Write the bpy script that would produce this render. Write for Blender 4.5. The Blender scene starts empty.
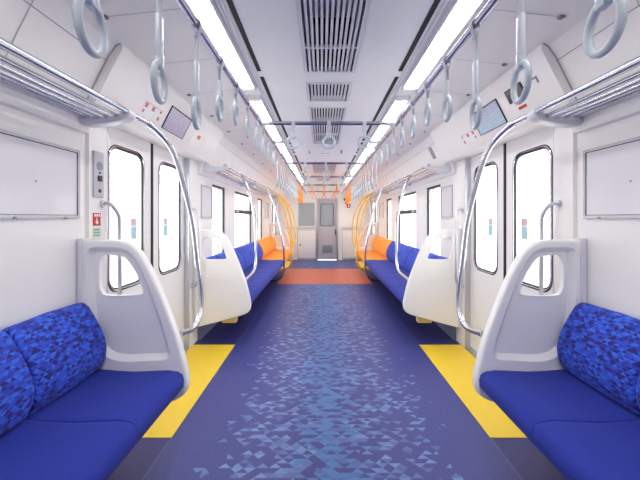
import bpy, bmesh, math
from mathutils import Vector, Matrix
from mathutils.geometry import tessellate_polygon
PI = math.pi
scn = bpy.context.scene
COL = scn.collection

# ------------------------------------------------------------------ materials
def lin(c):
    r = []
    for v in c:
        v = v / 255.0
        r.append(v / 12.92 if v <= 0.04045 else ((v + 0.055) / 1.055) ** 2.4)
    return (r[0], r[1], r[2], 1.0)

class N:
    """small helper that wires shader nodes"""
    def __init__(s, name):
        s.m = bpy.data.materials.new(name); s.m.use_nodes = True
        s.t = s.m.node_tree; s.n = s.t.nodes; s.l = s.t.links
        s.b = s.n['Principled BSDF']; s.out = s.n['Material Output']
    def put(s, sock, v):
        if hasattr(v, 'is_output') or isinstance(v, bpy.types.NodeSocket): s.l.new(v, sock)
        else: sock.default_value = v
    def math(s, op, a, b=0.0, c=0.0):
        n = s.n.new('ShaderNodeMath'); n.operation = op
        s.put(n.inputs[0], a); s.put(n.inputs[1], b); s.put(n.inputs[2], c)
        return n.outputs[0]
    def mix(s, f, a, b):
        n = s.n.new('ShaderNodeMix'); n.data_type = 'RGBA'
        s.put(n.inputs[0], f); s.put(n.inputs[6], a); s.put(n.inputs[7], b)
        return n.outputs[2]
    def coord(s, kind):
        n = s.n.new('ShaderNodeTexCoord'); x = s.n.new('ShaderNodeSeparateXYZ')
        s.l.new(n.outputs[kind], x.inputs[0]); return x.outputs[0], x.outputs[1], x.outputs[2]
    def comb(s, a, b, c):
        n = s.n.new('ShaderNodeCombineXYZ')
        for i, v in enumerate((a, b, c)): s.put(n.inputs[i], v)
        return n.outputs[0]
    def white(s, vec):
        n = s.n.new('ShaderNodeTexWhiteNoise'); n.noise_dimensions = '3D'
        s.l.new(vec, n.inputs['Vector']); return n.outputs['Value']
    def noise(s, vec, scale, detail=2.0):
        n = s.n.new('ShaderNodeTexNoise'); s.put(n.inputs['Scale'], scale); s.put(n.inputs['Detail'], detail)
        if vec is not None: s.l.new(vec, n.inputs['Vector'])
        return n.outputs['Fac']
    def ramp(s, f, stops, interp='LINEAR'):
        n = s.n.new('ShaderNodeValToRGB'); n.color_ramp.interpolation = interp
        e = n.color_ramp.elements
        while len(e) < len(stops): e.new(0.5)
        for i, (p, c) in enumerate(stops): e[i].position = p; e[i].color = c
        s.put(n.inputs[0], f); return n.outputs[0]
    def bump(s, h, strength, dist):
        n = s.n.new('ShaderNodeBump'); n.inputs['Strength'].default_value = strength
        n.inputs['Distance'].default_value = dist; s.l.new(h, n.inputs['Height'])
        s.l.new(n.outputs[0], s.b.inputs['Normal'])
    def tri(s, u, v, p):
        """right-angled triangles with the long side along u: returns (random, random2) per triangle"""
        a = s.math('DIVIDE', s.math('ADD', u, v), p); b = s.math('DIVIDE', s.math('SUBTRACT', u, v), p)
        fa = s.math('FLOOR', a); fb = s.math('FLOOR', b)
        up = s.math('GREATER_THAN', s.math('SUBTRACT', a, fa), s.math('SUBTRACT', b, fb))
        r1 = s.white(s.comb(fa, fb, s.math('ADD', up, 0.37)))
        r2 = s.white(s.comb(fb, fa, s.math('ADD', up, 7.77)))
        return r1, r2

def mat(name, rgb, rough=0.5, metal=0.0, var=0.03, scale=3.0, spec=0.5, emit=None, strength=0.0):
    k = N(name); c = lin(rgb)
    f = k.noise(None, scale)
    tc = k.n.new('ShaderNodeTexCoord')
    nz = [n for n in k.n if n.type == 'TEX_NOISE'][0]; k.l.new(tc.outputs['Object'], nz.inputs['Vector'])
    d = tuple(max(0, x * (1 - var)) for x in c[:3]) + (1,); u = tuple(min(1, x * (1 + var)) for x in c[:3]) + (1,)
    k.l.new(k.mix(f, d, u), k.b.inputs['Base Color'])
    k.b.inputs['Roughness'].default_value = rough; k.b.inputs['Metallic'].default_value = metal
    k.b.inputs['Specular IOR Level'].default_value = spec
    if emit: 
        k.b.inputs['Emission Color'].default_value = lin(emit); k.b.inputs['Emission Strength'].default_value = strength
    return k.m

M = {}
M['wall'] = mat('white wall laminate', (243, 240, 237), 0.38)
M['ceil'] = mat('white ceiling panel', (245, 247, 248), 0.45)
M['door'] = mat('white door panel', (242, 239, 237), 0.35)
M['header'] = mat('white header panel', (247, 244, 241), 0.35)
M['part'] = mat('pale grey partition plastic', (248, 247, 244), 0.32)
M['ring'] = mat('pale blue grey ring plastic', (200, 211, 217), 0.25)
M['belt'] = mat('pale lilac strap webbing', (196, 198, 210), 0.5)
M['sleeve'] = mat('pale grey strap sleeve', (206, 211, 219), 0.35)
M['oring'] = mat('orange strap plastic', (250, 150, 40), 0.35)
M['obelt'] = mat('orange strap webbing', (248, 140, 60), 0.5)
M['greyplate'] = mat('grey fitting plate', (200, 198, 206), 0.45)
M['frame'] = mat('grey frame', (196, 194, 200), 0.35, 0.2)
M['chrome'] = mat('polished steel', (206, 208, 216), 0.17, 1.0)
M['railsteel'] = mat('satin rail steel', (170, 168, 186), 0.24, 1.0)
M['steel'] = mat('brushed steel', (205, 206, 212), 0.3, 1.0)
M['alu'] = mat('painted aluminium', (222, 222, 228), 0.4, 0.25)
M['yellowpole'] = mat('yellow coated steel', (250, 196, 60), 0.3)
M['yellow'] = mat('yellow floor vinyl', (250, 214, 60), 0.4)
M['black'] = mat('black rubber', (22, 22, 26), 0.6)
M['dark'] = mat('dark void', (20, 20, 24), 0.9)
M['greybox'] = mat('grey backing plate', (150, 156, 168), 0.6)
M['slat'] = mat('grille slat', (222, 224, 230), 0.45)
M['gasket'] = mat('dark grey gasket', (48, 50, 56), 0.5)
M['seam'] = mat('grey seam', (176, 174, 180), 0.6)
M['red'] = mat('red print', (205, 50, 36), 0.5)
M['palered'] = mat('pale red print', (214, 130, 128), 0.5)
M['orangeprint'] = mat('orange print', (235, 110, 60), 0.5)
M['green'] = mat('pale green print', (190, 225, 190), 0.5)
M['cyan'] = mat('cyan print', (176, 220, 230), 0.5)
M['pink'] = mat('pink print', (232, 190, 200), 0.5)
M['paper'] = mat('white print', (245, 245, 245), 0.5)
M['brown'] = mat('brown latch', (150, 136, 130), 0.5)
M['enddoor'] = mat('grey end door', (196, 194, 200), 0.4)
M['greyglass'] = mat('grey frosted glass', (168, 178, 182), 0.25)
M['kick'] = mat('blue grey kick plate', (120, 124, 150), 0.4)
M['cream'] = mat('cream bracket', (236, 212, 130), 0.5)
M['under'] = mat('dark underframe', (46, 40, 70), 0.6)

k = N('poster board'); 
f = k.noise(None, 1.0); x, y, z = k.coord('Object')
w = k.math('SINE', k.math('ADD', k.math('MULTIPLY', z, 60.0), k.math('MULTIPLY', y, 3.0)))
k.b.inputs['Base Color'].default_value = lin((226, 224, 228)); k.b.inputs['Roughness'].default_value = 0.16
k.bump(w, 0.06, 0.004); M['board'] = k.m

def screen_mat(name, top, bottom, strength):
    k = N(name); u, v, w = k.coord('UV')
    row = k.math('GREATER_THAN', k.math('FRACT', k.math('MULTIPLY', v, 9.0)), 0.62)
    cell = k.white(k.comb(k.math('FLOOR', k.math('MULTIPLY', u, 26.0)), k.math('FLOOR', k.math('MULTIPLY', v, 9.0)), 0.5))
    ink = k.math('MULTIPLY', row, k.math('GREATER_THAN', cell, 0.45))
    base = k.mix(v, lin(bottom), lin(top))
    c = k.mix(k.math('MULTIPLY', ink, 0.25), base, lin((80, 75, 105)))
    k.l.new(c, k.b.inputs['Base Color']); k.l.new(c, k.b.inputs['Emission Color'])
    k.b.inputs['Emission Strength'].default_value = strength; k.b.inputs['Roughness'].default_value = 0.2
    return k.m
M['screenA'] = screen_mat('lilac grey screen', (168, 162, 182), (150, 146, 170), 0.25)
M['screenB'] = screen_mat('pale blue screen', (160, 160, 182), (160, 186, 206), 0.2)
M['screenC'] = mat('dark screen', (52, 44, 48), 0.15)

k = N('lamp diffuser'); k.b.inputs['Base Color'].default_value = (0.9, 0.9, 0.9, 1)
k.b.inputs['Emission Color'].default_value = (1.0, 0.97, 0.93, 1); k.b.inputs['Emission Strength'].default_value = 10.0
M['lamp'] = k.m

def glass_mat(name, tint, gloss):
    k = N(name); k.n.remove(k.b)
    tr = k.n.new('ShaderNodeBsdfTransparent'); tr.inputs[0].default_value = tint
    gl = k.n.new('ShaderNodeBsdfGlossy'); gl.inputs['Roughness'].default_value = 0.03
    mx = k.n.new('ShaderNodeMixShader'); fr = k.n.new('ShaderNodeFresnel'); fr.inputs[0].default_value = 1.45
    k.l.new(k.math('MULTIPLY', fr.outputs[0], gloss), mx.inputs[0])
    k.l.new(tr.outputs[0], mx.inputs[1]); k.l.new(gl.outputs[0], mx.inputs[2]); k.l.new(mx.outputs[0], k.out.inputs[0])
    return k.m
M['glass'] = glass_mat('window glass', (0.97, 0.985, 0.985, 1), 0.6)

# floor: slate blue vinyl, triangle mosaic thickening to the middle of the aisle, orange band by the priority seats
k = N('aisle floor vinyl'); x, y, z = k.coord('Object')
ax = k.math('ABSOLUTE', x)
r1, r2 = k.tri(x, y, 0.066)
dens = k.math('SUBTRACT', 0.74, k.math('MULTIPLY', ax, 1.02))
on = k.math('MULTIPLY', k.math('LESS_THAN', r1, dens), k.math('LESS_THAN', ax, 0.72))
jit = k.math('SUBTRACT', r2, 0.5)
cen = k.math('LESS_THAN', k.math('ADD', ax, k.math('MULTIPLY', k.math('SUBTRACT', r1, 0.5), 0.30)), 0.10)
n = k.noise(None, 240.0, 3.0)
base = k.mix(n, lin((56, 62, 130)), lin((72, 78, 148)))
tric = k.mix(r2, lin((78, 98, 168)), lin((122, 152, 204)))
c = k.mix(k.math('MULTIPLY', on, 0.85), base, tric)
c = k.mix(k.math('MULTIPLY', cen, k.math('ADD', 0.55, k.math('MULTIPLY', jit, 0.6))), c, lin((66, 124, 186)))
side = k.math('GREATER_THAN', ax, 0.945)
c = k.mix(side, c, k.mix(n, lin((50, 50, 112)), lin((62, 62, 126))))
line = k.math('LESS_THAN', k.math('ABSOLUTE', k.math('SUBTRACT', ax, 0.945)), 0.004)
c = k.mix(k.math('MULTIPLY', line, 0.7), c, lin((100, 96, 150)))
band = k.math('MULTIPLY', k.math('GREATER_THAN', y, 6.52), k.math('LESS_THAN', y, 8.45))
o = k.mix(k.math('MULTIPLY', on, 0.35), k.mix(n, lin((206, 104, 76)), lin((218, 116, 86))), lin((232, 140, 110)))
c = k.mix(k.math('MULTIPLY', band, k.math('LESS_THAN', ax, 0.945)), c, o)
k.l.new(c, k.b.inputs['Base Color']); k.b.inputs['Roughness'].default_value = 0.42
k.bump(n, 0.06, 0.001); M['floor'] = k.m

def mosaic(name, cols, p):
    k = N(name); u, v, w = k.coord('UV')
    r1, r2 = k.tri(u, v, p)
    c = k.ramp(r1, cols, 'CONSTANT')
    nn = k.noise(k.comb(u, v, 0.0), 900.0, 1.0)
    c = k.mix(k.math('MULTIPLY', nn, 0.22), c, lin((20, 20, 90)) if 'blue' in name else lin((200, 90, 10)))
    k.l.new(c, k.b.inputs['Base Color']); k.b.inputs['Roughness'].default_value = 0.85
    k.b.inputs['Sheen Weight'].default_value = 0.08
    k.bump(nn, 0.3, 0.001); return k.m
M['backblue'] = mosaic('blue mosaic plush', [(0.0, lin((34, 32, 122))), (0.22, lin((40, 58, 180))), (0.45, lin((40, 84, 214))), (0.70, lin((54, 108, 232))), (0.9, lin((48, 74, 204)))], 0.029)
M['backorange'] = mosaic('orange mosaic plush', [(0.0, lin((236, 146, 36))), (0.3, lin((248, 166, 52))), (0.7, lin((252, 182, 76)))], 0.03)

def cushion(name, a, b):
    k = N(name); u, v, w = k.coord('UV')
    p = 0.0125
    s1 = k.math('SINE', k.math('MULTIPLY', k.math('ADD', u, v), 2 * PI / p)); s2 = k.math('SINE', k.math('MULTIPLY', k.math('SUBTRACT', u, v), 2 * PI / p))
    d = k.math('GREATER_THAN', k.math('MULTIPLY', s1, s2), 0.25)
    c = k.mix(d, lin(a), lin(b)); k.l.new(c, k.b.inputs['Base Color']); k.b.inputs['Roughness'].default_value = 0.85
    k.b.inputs['Sheen Weight'].default_value = 0.06
    return k.m
M['seatblue'] = cushion('deep blue dotted plush', (24, 50, 168), (14, 22, 96))
M['seatorange'] = cushion('orange dotted plush', (246, 164, 46), (228, 138, 30))

# ------------------------------------------------------------------ mesh helpers
def bx(bm, x0, x1, y0, y1, z0, z1):
    x0, x1 = min(x0, x1), max(x0, x1); y0, y1 = min(y0, y1), max(y0, y1)
    v = [bm.verts.new((x, y, z)) for x in (x0, x1) for y in (y0, y1) for z in (z0, z1)]
    for f in ((0, 1, 3, 2), (4, 6, 7, 5), (0, 4, 5, 1), (2, 3, 7, 6), (0, 2, 6, 4), (1, 5, 7, 3)):
        bm.faces.new([v[i] for i in f])

def rbox(bm, x0, x1, y0, y1, z0, z1, r=0.006, seg=2):
    t = bmesh.new(); bx(t, x0, x1, y0, y1, z0, z1)
    bmesh.ops.recalc_face_normals(t, faces=t.faces)
    bmesh.ops.bevel(t, geom=list(t.edges), offset=r, segments=seg, affect='EDGES', profile=0.5)
    join(bm, t)

def join(bm, t):
    me = bpy.data.meshes.new('tmp'); t.to_mesh(me); t.free(); bm.from_mesh(me); bpy.data.meshes.remove(me)

def tube(bm, pts, r, seg=12, closed=False, cap=True):
    pts = [Vector(p) for p in pts]; n = len(pts)
    T = []
    for i in range(n):
        if closed: t = pts[(i + 1) % n] - pts[i - 1]
        else: t = pts[min(i + 1, n - 1)] - pts[max(i - 1, 0)]
        T.append(t.normalized())
    a = Vector((0, 0, 1)) if abs(T[0].z) < 0.9 else Vector((1, 0, 0))
    nv = (a - T[0] * a.dot(T[0])).normalized(); rings = []
    for i in range(n):
        nv = (nv - T[i] * nv.dot(T[i])).normalized(); bv = T[i].cross(nv)
        rr = r[i] if isinstance(r, (list, tuple)) else r
        rings.append([bm.verts.new(pts[i] + (nv * math.cos(2 * PI * k / seg) + bv * math.sin(2 * PI * k / seg)) * rr) for k in range(seg)])
    m = n if closed else n - 1
    for i in range(m):
        A, B = rings[i], rings[(i + 1) % n]
        for k in range(seg):
            bm.faces.new((A[k], A[(k + 1) % seg], B[(k + 1) % seg], B[k]))
    if cap and not closed:
        bm.faces.new(rings[0][::-1]); bm.faces.new(rings[-1])

def smooth(pts, rad, seg=8):
    """polyline with its corners rounded to radius-like distance rad"""
    pts = [Vector(p) for p in pts]; out = [pts[0]]
    for i in range(1, len(pts) - 1):
        p, a, b = pts[i], pts[i - 1], pts[i + 1]
        d = min(rad, (a - p).length * 0.49, (b - p).length * 0.49)
        s, e = p + (a - p).normalized() * d, p + (b - p).normalized() * d
        for k in range(seg + 1):
            t = k / seg
            out.append(s * (1 - t) ** 2 + p * 2 * t * (1 - t) + e * t * t)
    out.append(pts[-1]); return out

def spline(pts, sub=8):
    pts = [Vector(p) for p in pts]; P = [pts[0] * 2 - pts[1]] + pts + [pts[-1] * 2 - pts[-2]]; out = []
    for i in range(1, len(P) - 2):
        p0, p1, p2, p3 = P[i - 1:i + 3]
        for k in range(sub):
            t = k / sub
            out.append(0.5 * ((2 * p1) + (p2 - p0) * t + (2 * p0 - 5 * p1 + 4 * p2 - p3) * t * t + (3 * p1 - p0 - 3 * p2 + p3) * t ** 3))
    out.append(pts[-1]); return out

def prism(bm, prof, y0, y1, sg=1, bev=0.0):
    """profile of (w, h) extruded along the car, w measured from the centre line on side sg"""
    t = bmesh.new()
    A = [t.verts.new((sg * w, y0, h)) for w, h in prof]; B = [t.verts.new((sg * w, y1, h)) for w, h in prof]
    n = len(prof)
    for i in range(n): t.faces.new((A[i], A[(i + 1) % n], B[(i + 1) % n], B[i]))
    t.faces.new(A[::-1]); t.faces.new(B)
    bmesh.ops.recalc_face_normals(t, faces=t.faces)
    if bev: bmesh.ops.bevel(t, geom=list(t.edges), offset=bev, segments=2, affect='EDGES', profile=0.5)
    join(bm, t)

def rrect(u0, u1, v0, v1, r, seg=6):
    out = []
    for cx, cy, a in ((u1 - r, v1 - r, 0), (u0 + r, v1 - r, 90), (u0 + r, v0 + r, 180), (u1 - r, v0 + r, 270)):
        for k in range(seg + 1):
            t = math.radians(a + 90 * k / seg); out.append((cx + r * math.cos(t), cy + r * math.sin(t)))
    return out

def holed(bm, outer, holes, place, flip=False):
    """flat polygon with holes; returns vertex loops"""
    loops = [outer] + list(holes); vs = [[bm.verts.new(place(u, v)) for u, v in lp] for lp in loops]
    flat = [v for lp in vs for v in lp]
    for tri in tessellate_polygon([[Vector((u, v, 0)) for u, v in lp] for lp in loops]):
        try: bm.faces.new([flat[i] for i in tri])
        except ValueError: pass
    return vs

def bridge(bm, A, B):
    n = len(A)
    for i in range(n):
        bm.faces.new((A[i], A[(i + 1) % n], B[(i + 1) % n], B[i]))

def grid(bm, us, vs, holes, place):
    """sheet of quads with rectangular openings (u0,u1,v0,v1)"""
    us = sorted(set([u for u in us] + [h[0] for h in holes] + [h[1] for h in holes]))
    vs = sorted(set([v for v in vs] + [h[2] for h in holes] + [h[3] for h in holes]))
    V = {}
    def g(i, j):
        if (i, j) not in V: V[(i, j)] = bm.verts.new(place(us[i], vs[j]))
        return V[(i, j)]
    for i in range(len(us) - 1):
        for j in range(len(vs) - 1):
            cu, cv = (us[i] + us[i + 1]) / 2, (vs[j] + vs[j + 1]) / 2
            if any(h[0] < cu < h[1] and h[2] < cv < h[3] for h in holes): continue
            bm.faces.new((g(i, j), g(i + 1, j), g(i + 1, j + 1), g(i, j + 1)))

def sweep(bm, prof, stations, sg, weight=None):
    """upholstery: closed profile (w,h) swept along y; stations are (y, inset); uv = metres"""
    uvl = bm.loops.layers.uv.verify()
    n = len(prof); cx = sum(p[0] for p in prof) / n; cz = sum(p[1] for p in prof) / n
    L = [0.0]
    for i in range(n): a, b = prof[i], prof[(i + 1) % n]; L.append(L[-1] + math.hypot(a[0] - b[0], a[1] - b[1]))
    rings = []
    for y, ins in stations:
        R = []
        for wi, (w, h) in enumerate(prof):
            d = math.hypot(w - cx, h - cz); q = max(0, (d - ins * (weight[wi] if weight else 1)) / d)
            R.append(bm.verts.new((sg * (cx + (w - cx) * q), y, cz + (h - cz) * q)))
        rings.append(R)
    for s in range(len(rings) - 1):
        for i in range(n):
            j = (i + 1) % n
            f = bm.faces.new((rings[s][i], rings[s][j], rings[s + 1][j], rings[s + 1][i]))
            for lp, (u, v) in zip(f.loops, ((stations[s][0], L[i]), (stations[s][0], L[i + 1]), (stations[s + 1][0], L[i + 1]), (stations[s + 1][0], L[i]))):
                lp[uvl].uv = (u, v)
    for R in (rings[0][::-1], rings[-1]):
        f = bm.faces.new(R)
        for lp in f.loops: lp[uvl].uv = (lp.vert.co.x, lp.vert.co.z)

def ob(name, bm, material, parent=None, ang=38, base=None):
    """link a bmesh as ONE object; geometry is given in world metres and made local to the thing's base"""
    bmesh.ops.recalc_face_normals(bm, faces=bm.faces)
    root = parent
    while root is not None and root.parent is not None: root = root.parent
    if parent is not None: off = root.location.copy()
    elif base is not None: off = Vector(base)
    else: off = Vector((0, 0, 0))
    bmesh.ops.translate(bm, verts=bm.verts, vec=-off)
    me = bpy.data.meshes.new(name); bm.to_mesh(me); bm.free()
    for p in me.polygons: p.use_smooth = True
    me.set_sharp_from_angle(angle=math.radians(ang))
    me.materials.append(M[material])
    o = bpy.data.objects.new(name, me); COL.objects.link(o)
    if parent is not None: o.parent = parent
    else: o.location = off
    return o

def tag(o, label, cat, group=None):
    o['label'] = label; o['category'] = cat
    if group: o['group'] = group
    return o
def thing(name, label, cat, loc, group=None):
    o = bpy.data.objects.new(name, None); COL.objects.link(o); o.location = loc; o.empty_display_size = 0.05
    return tag(o, label, cat, group)
def struct(o): o['kind'] = 'structure'; return o
def dup(root, loc, label, rotz=0.0, group=None):
    r = root.copy(); COL.objects.link(r); r.location = loc; r.rotation_euler = (0, 0, rotz); r['label'] = label
    if group: r['group'] = group
    for ch in list(root.children):
        c = ch.copy(); COL.objects.link(c); c.parent = r
        for g in list(ch.children):
            d = g.copy(); COL.objects.link(d); d.parent = c
    return r
def B(): return bmesh.new()
def box_ob(name, dims, material, parent=None, r=0.0, base=None):
    bm = B()
    if r: rbox(bm, *dims, r=r)
    else: bx(bm, *dims)
    return ob(name, bm, material, parent, base=base)

SIDE = {-1: 'left', 1: 'right'}
ORD = ['first', 'second', 'third', 'fourth', 'fifth', 'sixth', 'seventh', 'eighth', 'ninth', 'tenth', 'eleventh', 'twelfth', 'thirteenth',
       'fourteenth', 'fifteenth', 'sixteenth', 'seventeenth', 'eighteenth', 'nineteenth', 'twentieth', 'twenty-first', 'twenty-second',
       'twenty-third', 'twenty-fourth', 'twenty-fifth', 'twenty-sixth', 'twenty-seventh', 'twenty-eighth', 'twenty-ninth', 'thirtieth',
       'thirty-first', 'thirty-second', 'thirty-third', 'thirty-fourth', 'thirty-fifth', 'thirty-sixth']

# ------------------------------------------------------------------ car shell
Y0, Y1 = -2.6, 10.2
W = 1.375
HC = 2.30
PITCH = 6.55
DOORS = [(2.03, 3.30), (2.03 + PITCH, 3.30 + PITCH)]
WINS = [(3.98, 4.50), (5.02, 6.18), (6.78, 7.30)]
WZ0, WZ1 = 0.82, 1.71

bm = B(); bx(bm, -1.48, 1.48, Y0, Y1 + 0.02, -0.05, 0.0); struct(ob('floor', bm, 'floor'))

tn = 0
def trim(bm, material, ang=38):
    global tn
    tn += 1
    return struct(ob('trim_%d' % tn, bm, material, ang=ang))

for sg in (-1, 1):
    s = SIDE[sg]
    bm = B()
    holes = [(a, b, 0.0, 1.90) for a, b in DOORS] + [(a, b, WZ0, WZ1) for a, b in WINS]
    holes += [(1.835, 1.875, 0.0, 1.90)]
    grid(bm, (Y0, Y1), (0.0, 1.97), holes, lambda y, h: (sg * W, y, h))
    # reveals of the openings
    for a, b, c, d in holes:
        dp = 0.02 if b - a < 0.1 else 0.085
        for q in ((a, a, c, d), (b, b, c, d)):
            bm.faces.new([bm.verts.new(p) for p in ((sg * W, q[0], c), (sg * W, q[0], d), (sg * (W + dp), q[0], d), (sg * (W + dp), q[0], c))])
        for hh in (c, d):
            bm.faces.new([bm.verts.new(p) for p in ((sg * W, a, hh), (sg * W, b, hh), (sg * (W + dp), b, hh), (sg * (W + dp), a, hh))])
        if b - a < 0.1:
            bm.faces.new([bm.verts.new(p) for p in ((sg * (W + dp), a, c), (sg * (W + dp), b, c), (sg * (W + dp), b, d), (sg * (W + dp), a, d))])
    # outside skin so that no daylight leaks past the door leaves
    grid(bm, (Y0, Y1), (0.0, 2.3), [(a - 0.02, b + 0.02, 0.0, 1.93) for a, b in DOORS] + [(a - 0.03, b + 0.03, WZ0 - 0.03, WZ1 + 0.03) for a, b in WINS],
         lambda y, h: (sg * (W + 0.11), y, h))
    # upper inclined panels
    up = [(1.375, 1.768), (1.348, 1.772), (1.345, 1.79), (1.335, 1.86), (1.27, 2.0), (1.19, 2.16), (1.15, 2.215), (1.09, 2.245), (0.66, 2.292)]
    for ya, yb in ((Y0, 1.835), (3.5, 8.36), (10.05, Y1)):
        A = [bm.verts.new((sg * w, ya, h)) for w, h in up]; C = [bm.verts.new((sg * w, yb, h)) for w, h in up]
        for i in range(len(up) - 1): bm.faces.new((A[i], A[i + 1], C[i + 1], C[i]))
        for y_ in (ya, yb):
            bm.faces.new([bm.verts.new((sg * w, y_, h)) for w, h in up[:7] + [(1.46, 2.215), (1.46, 1.768)]])
    for ya, yb in ((1.835, 3.5), (8.36, 10.05)):
        A = [bm.verts.new((sg * w, ya, h)) for w, h in up[5:]]; C = [bm.verts.new((sg * w, yb, h)) for w, h in up[5:]]
        for i in range(len(A) - 1): bm.faces.new((A[i], A[i + 1], C[i + 1], C[i]))
    struct(ob('wall_' + s, bm, 'wall', ang=25))
    # joints between wall panels
    bm = B()
    nrm = Vector((-0.89, -0.45))
    def seam_along(w, h, ya, yb): bx(bm, sg * (w - 0.0025), sg * (w + 0.004), ya, yb, h - 0.002, h + 0.002)
    seam_along(1.2005, 2.139, Y0, 1.75); seam_along(1.2005, 2.139, 3.56, 8.34)
    for yy in (1.30, 4.75, 6.0, 7.25):
        for i in range(3, 6):
            (wa, ha), (wb, hb) = up[i], up[i + 1]
            t = [bm.verts.new((sg * (w - 0.0025), y_, h)) for w, h in ((wa, ha), (wb, hb)) for y_ in (yy - 0.002, yy + 0.002)]
            bm.faces.new((t[0], t[1], t[3], t[2]))
    trim(bm, 'seam')
    # door headers: inclined boxes over the doors
    hp = [(1.40, 1.897), (1.275, 1.897), (1.262, 1.908), (1.118, 2.19), (1.113, 2.212), (1.122, 2.232), (1.14, 2.24), (1.165, 2.236), (1.20, 2.2), (1.40, 1.98)]
    for ya in (1.755, 1.755 + PITCH):
        bm = B(); prism(bm, hp, ya, min(ya + 1.80, Y1 - 0.06), sg); trim(bm, 'header')
        bm = B(); tube(bm, [(sg * (w - 0.003), ya - 0.002, h) for w, h in ((1.335, 1.86), (1.27, 2.0), (1.19, 2.16), (1.15, 2.215), (1.125, 2.229))], 0.0035, 6)
        trim(bm, 'seam')
    # yellow floor strips, steel sills
    for a, b in DOORS:
        bm = B(); bx(bm, sg * 0.942, sg * 1.372, a - 0.08, min(b + 0.08, Y1 - 0.1), 0.0, 0.003); trim(bm, 'yellow')
        bm = B(); rbox(bm, sg * 1.374, sg * 1.478, a, b, 0.0, 0.016, r=0.003); trim(bm, 'steel')
    # skirting boards / heater covers under the seats
    bm = B(); rbox(bm, sg * 1.345, sg * 1.374, Y0, 1.80, 0.0, 0.30, r=0.006); rbox(bm, sg * 1.345, sg * 1.374, 3.50, 8.33, 0.0, 0.30, r=0.006)
    struct(ob('baseboard_' + s, bm, 'kick'))

# end walls
bm = B(); bx(bm, -1.48, 1.48, Y0 - 0.04, Y0, 0.0, 2.35); struct(ob('wall_back', bm, 'wall'))
bm = B()
DX0, DX1, DH = -0.235, 0.445, 1.92
grid(bm, (-1.48, 1.48), (0.0, 2.32), [(DX0, DX1, 0.0, DH), (-0.79, -0.27, 1.05, 1.78)], lambda x, h: (x, Y1, h))
grid(bm, (-1.48, 1.48), (0.0, 2.32), [], lambda x, h: (x, Y1 + 0.14, h))
for a, b, c, d in ((DX0, DX1, 0.0, DH), (-0.79, -0.27, 1.05, 1.78)):
    for q in (a, b): bm.faces.new([bm.verts.new(p) for p in ((q, Y1, c), (q, Y1, d), (q, Y1 + 0.14, d), (q, Y1 + 0.14, c))])
    bm.faces.new([bm.verts.new(p) for p in ((a, Y1, d), (b, Y1, d), (b, Y1 + 0.14, d), (a, Y1 + 0.14, d))])
    if c: bm.faces.new([bm.verts.new(p) for p in ((a, Y1, c), (b, Y1, c), (b, Y1 + 0.14, c), (a, Y1 + 0.14, c))])
struct(ob('wall_end', bm, 'wall'))
bm = B(); pl = lambda u, v: (u, Y1 + 0.04, v)
fr = B()
for q in ((DX0, DX0 + 0.05, 0.0, DH), (DX1 - 0.05, DX1, 0.0, DH), (DX0 + 0.05, DX1 - 0.05, DH - 0.06, DH)):
    rbox(fr, q[0], q[1], Y1 - 0.02, Y1 + 0.05, q[2], q[3], r=0.004)
trim(fr, 'steel')
bm = B()
o_ = rrect(DX0 + 0.05, DX1 - 0.05, 0.01, DH - 0.06, 0.005, 2); h_ = rrect(-0.10, 0.30, 1.05, 1.74, 0.03)
F = holed(bm, o_, [h_], lambda u, v: (u, Y1 + 0.02, v)); R = holed(bm, o_, [h_], lambda u, v: (u, Y1 + 0.055, v))
bridge(bm, F[0], R[0]); bridge(bm, F[1], R[1])
d = struct(ob('door_9', bm, 'enddoor'))
bm = B(); tube(bm, [(u, Y1 + 0.018, v) for u, v in h_], 0.008, 6, True); ob('window_gasket', bm, 'gasket', d)
box_ob('pane', (-0.11, 0.31, Y1 + 0.03, Y1 + 0.036, 1.04, 1.75), 'greyglass', d)
bm = B(); rbox(bm, 0.345, 0.375, Y1 - 0.005, Y1 + 0.02, 0.78, 0.94, r=0.004); tube(bm, [(0.36, Y1 - 0.03, 0.80), (0.36, Y1 - 0.03, 0.92)], 0.01); tube(bm, [(0.36, Y1 + 0.0, 0.86), (0.36, Y1 - 0.03, 0.86)], 0.007)
ob('door_handle', bm, 'gasket', d)
bm = B(); rbox(bm, -0.04, 0.28, Y1 + 0.005, Y1 + 0.021, 0.22, 0.46, r=0.003)
for i in range(7): bx(bm, -0.02, 0.26, Y1 - 0.002, Y1 + 0.006, 0.245 + i * 0.03, 0.257 + i * 0.03)
ob('vent_grille', bm, 'greybox', d)
bm = B(); o_ = rrect(-0.80, -0.26, 1.04, 1.79, 0.02); h_ = rrect(-0.775, -0.285, 1.065, 1.765, 0.02)
F = holed(bm, o_, [h_], lambda u, v: (u, Y1 - 0.008, v)); R = holed(bm, o_, [h_], lambda u, v: (u, Y1 + 0.03, v)); bridge(bm, F[0], R[0]); bridge(bm, F[1], R[1])
w_ = struct(ob('window_7', bm, 'alu'))
box_ob('pane', (-0.79, -0.27, Y1 + 0.015, Y1 + 0.02, 1.05, 1.78), 'greyglass', w_)

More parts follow.
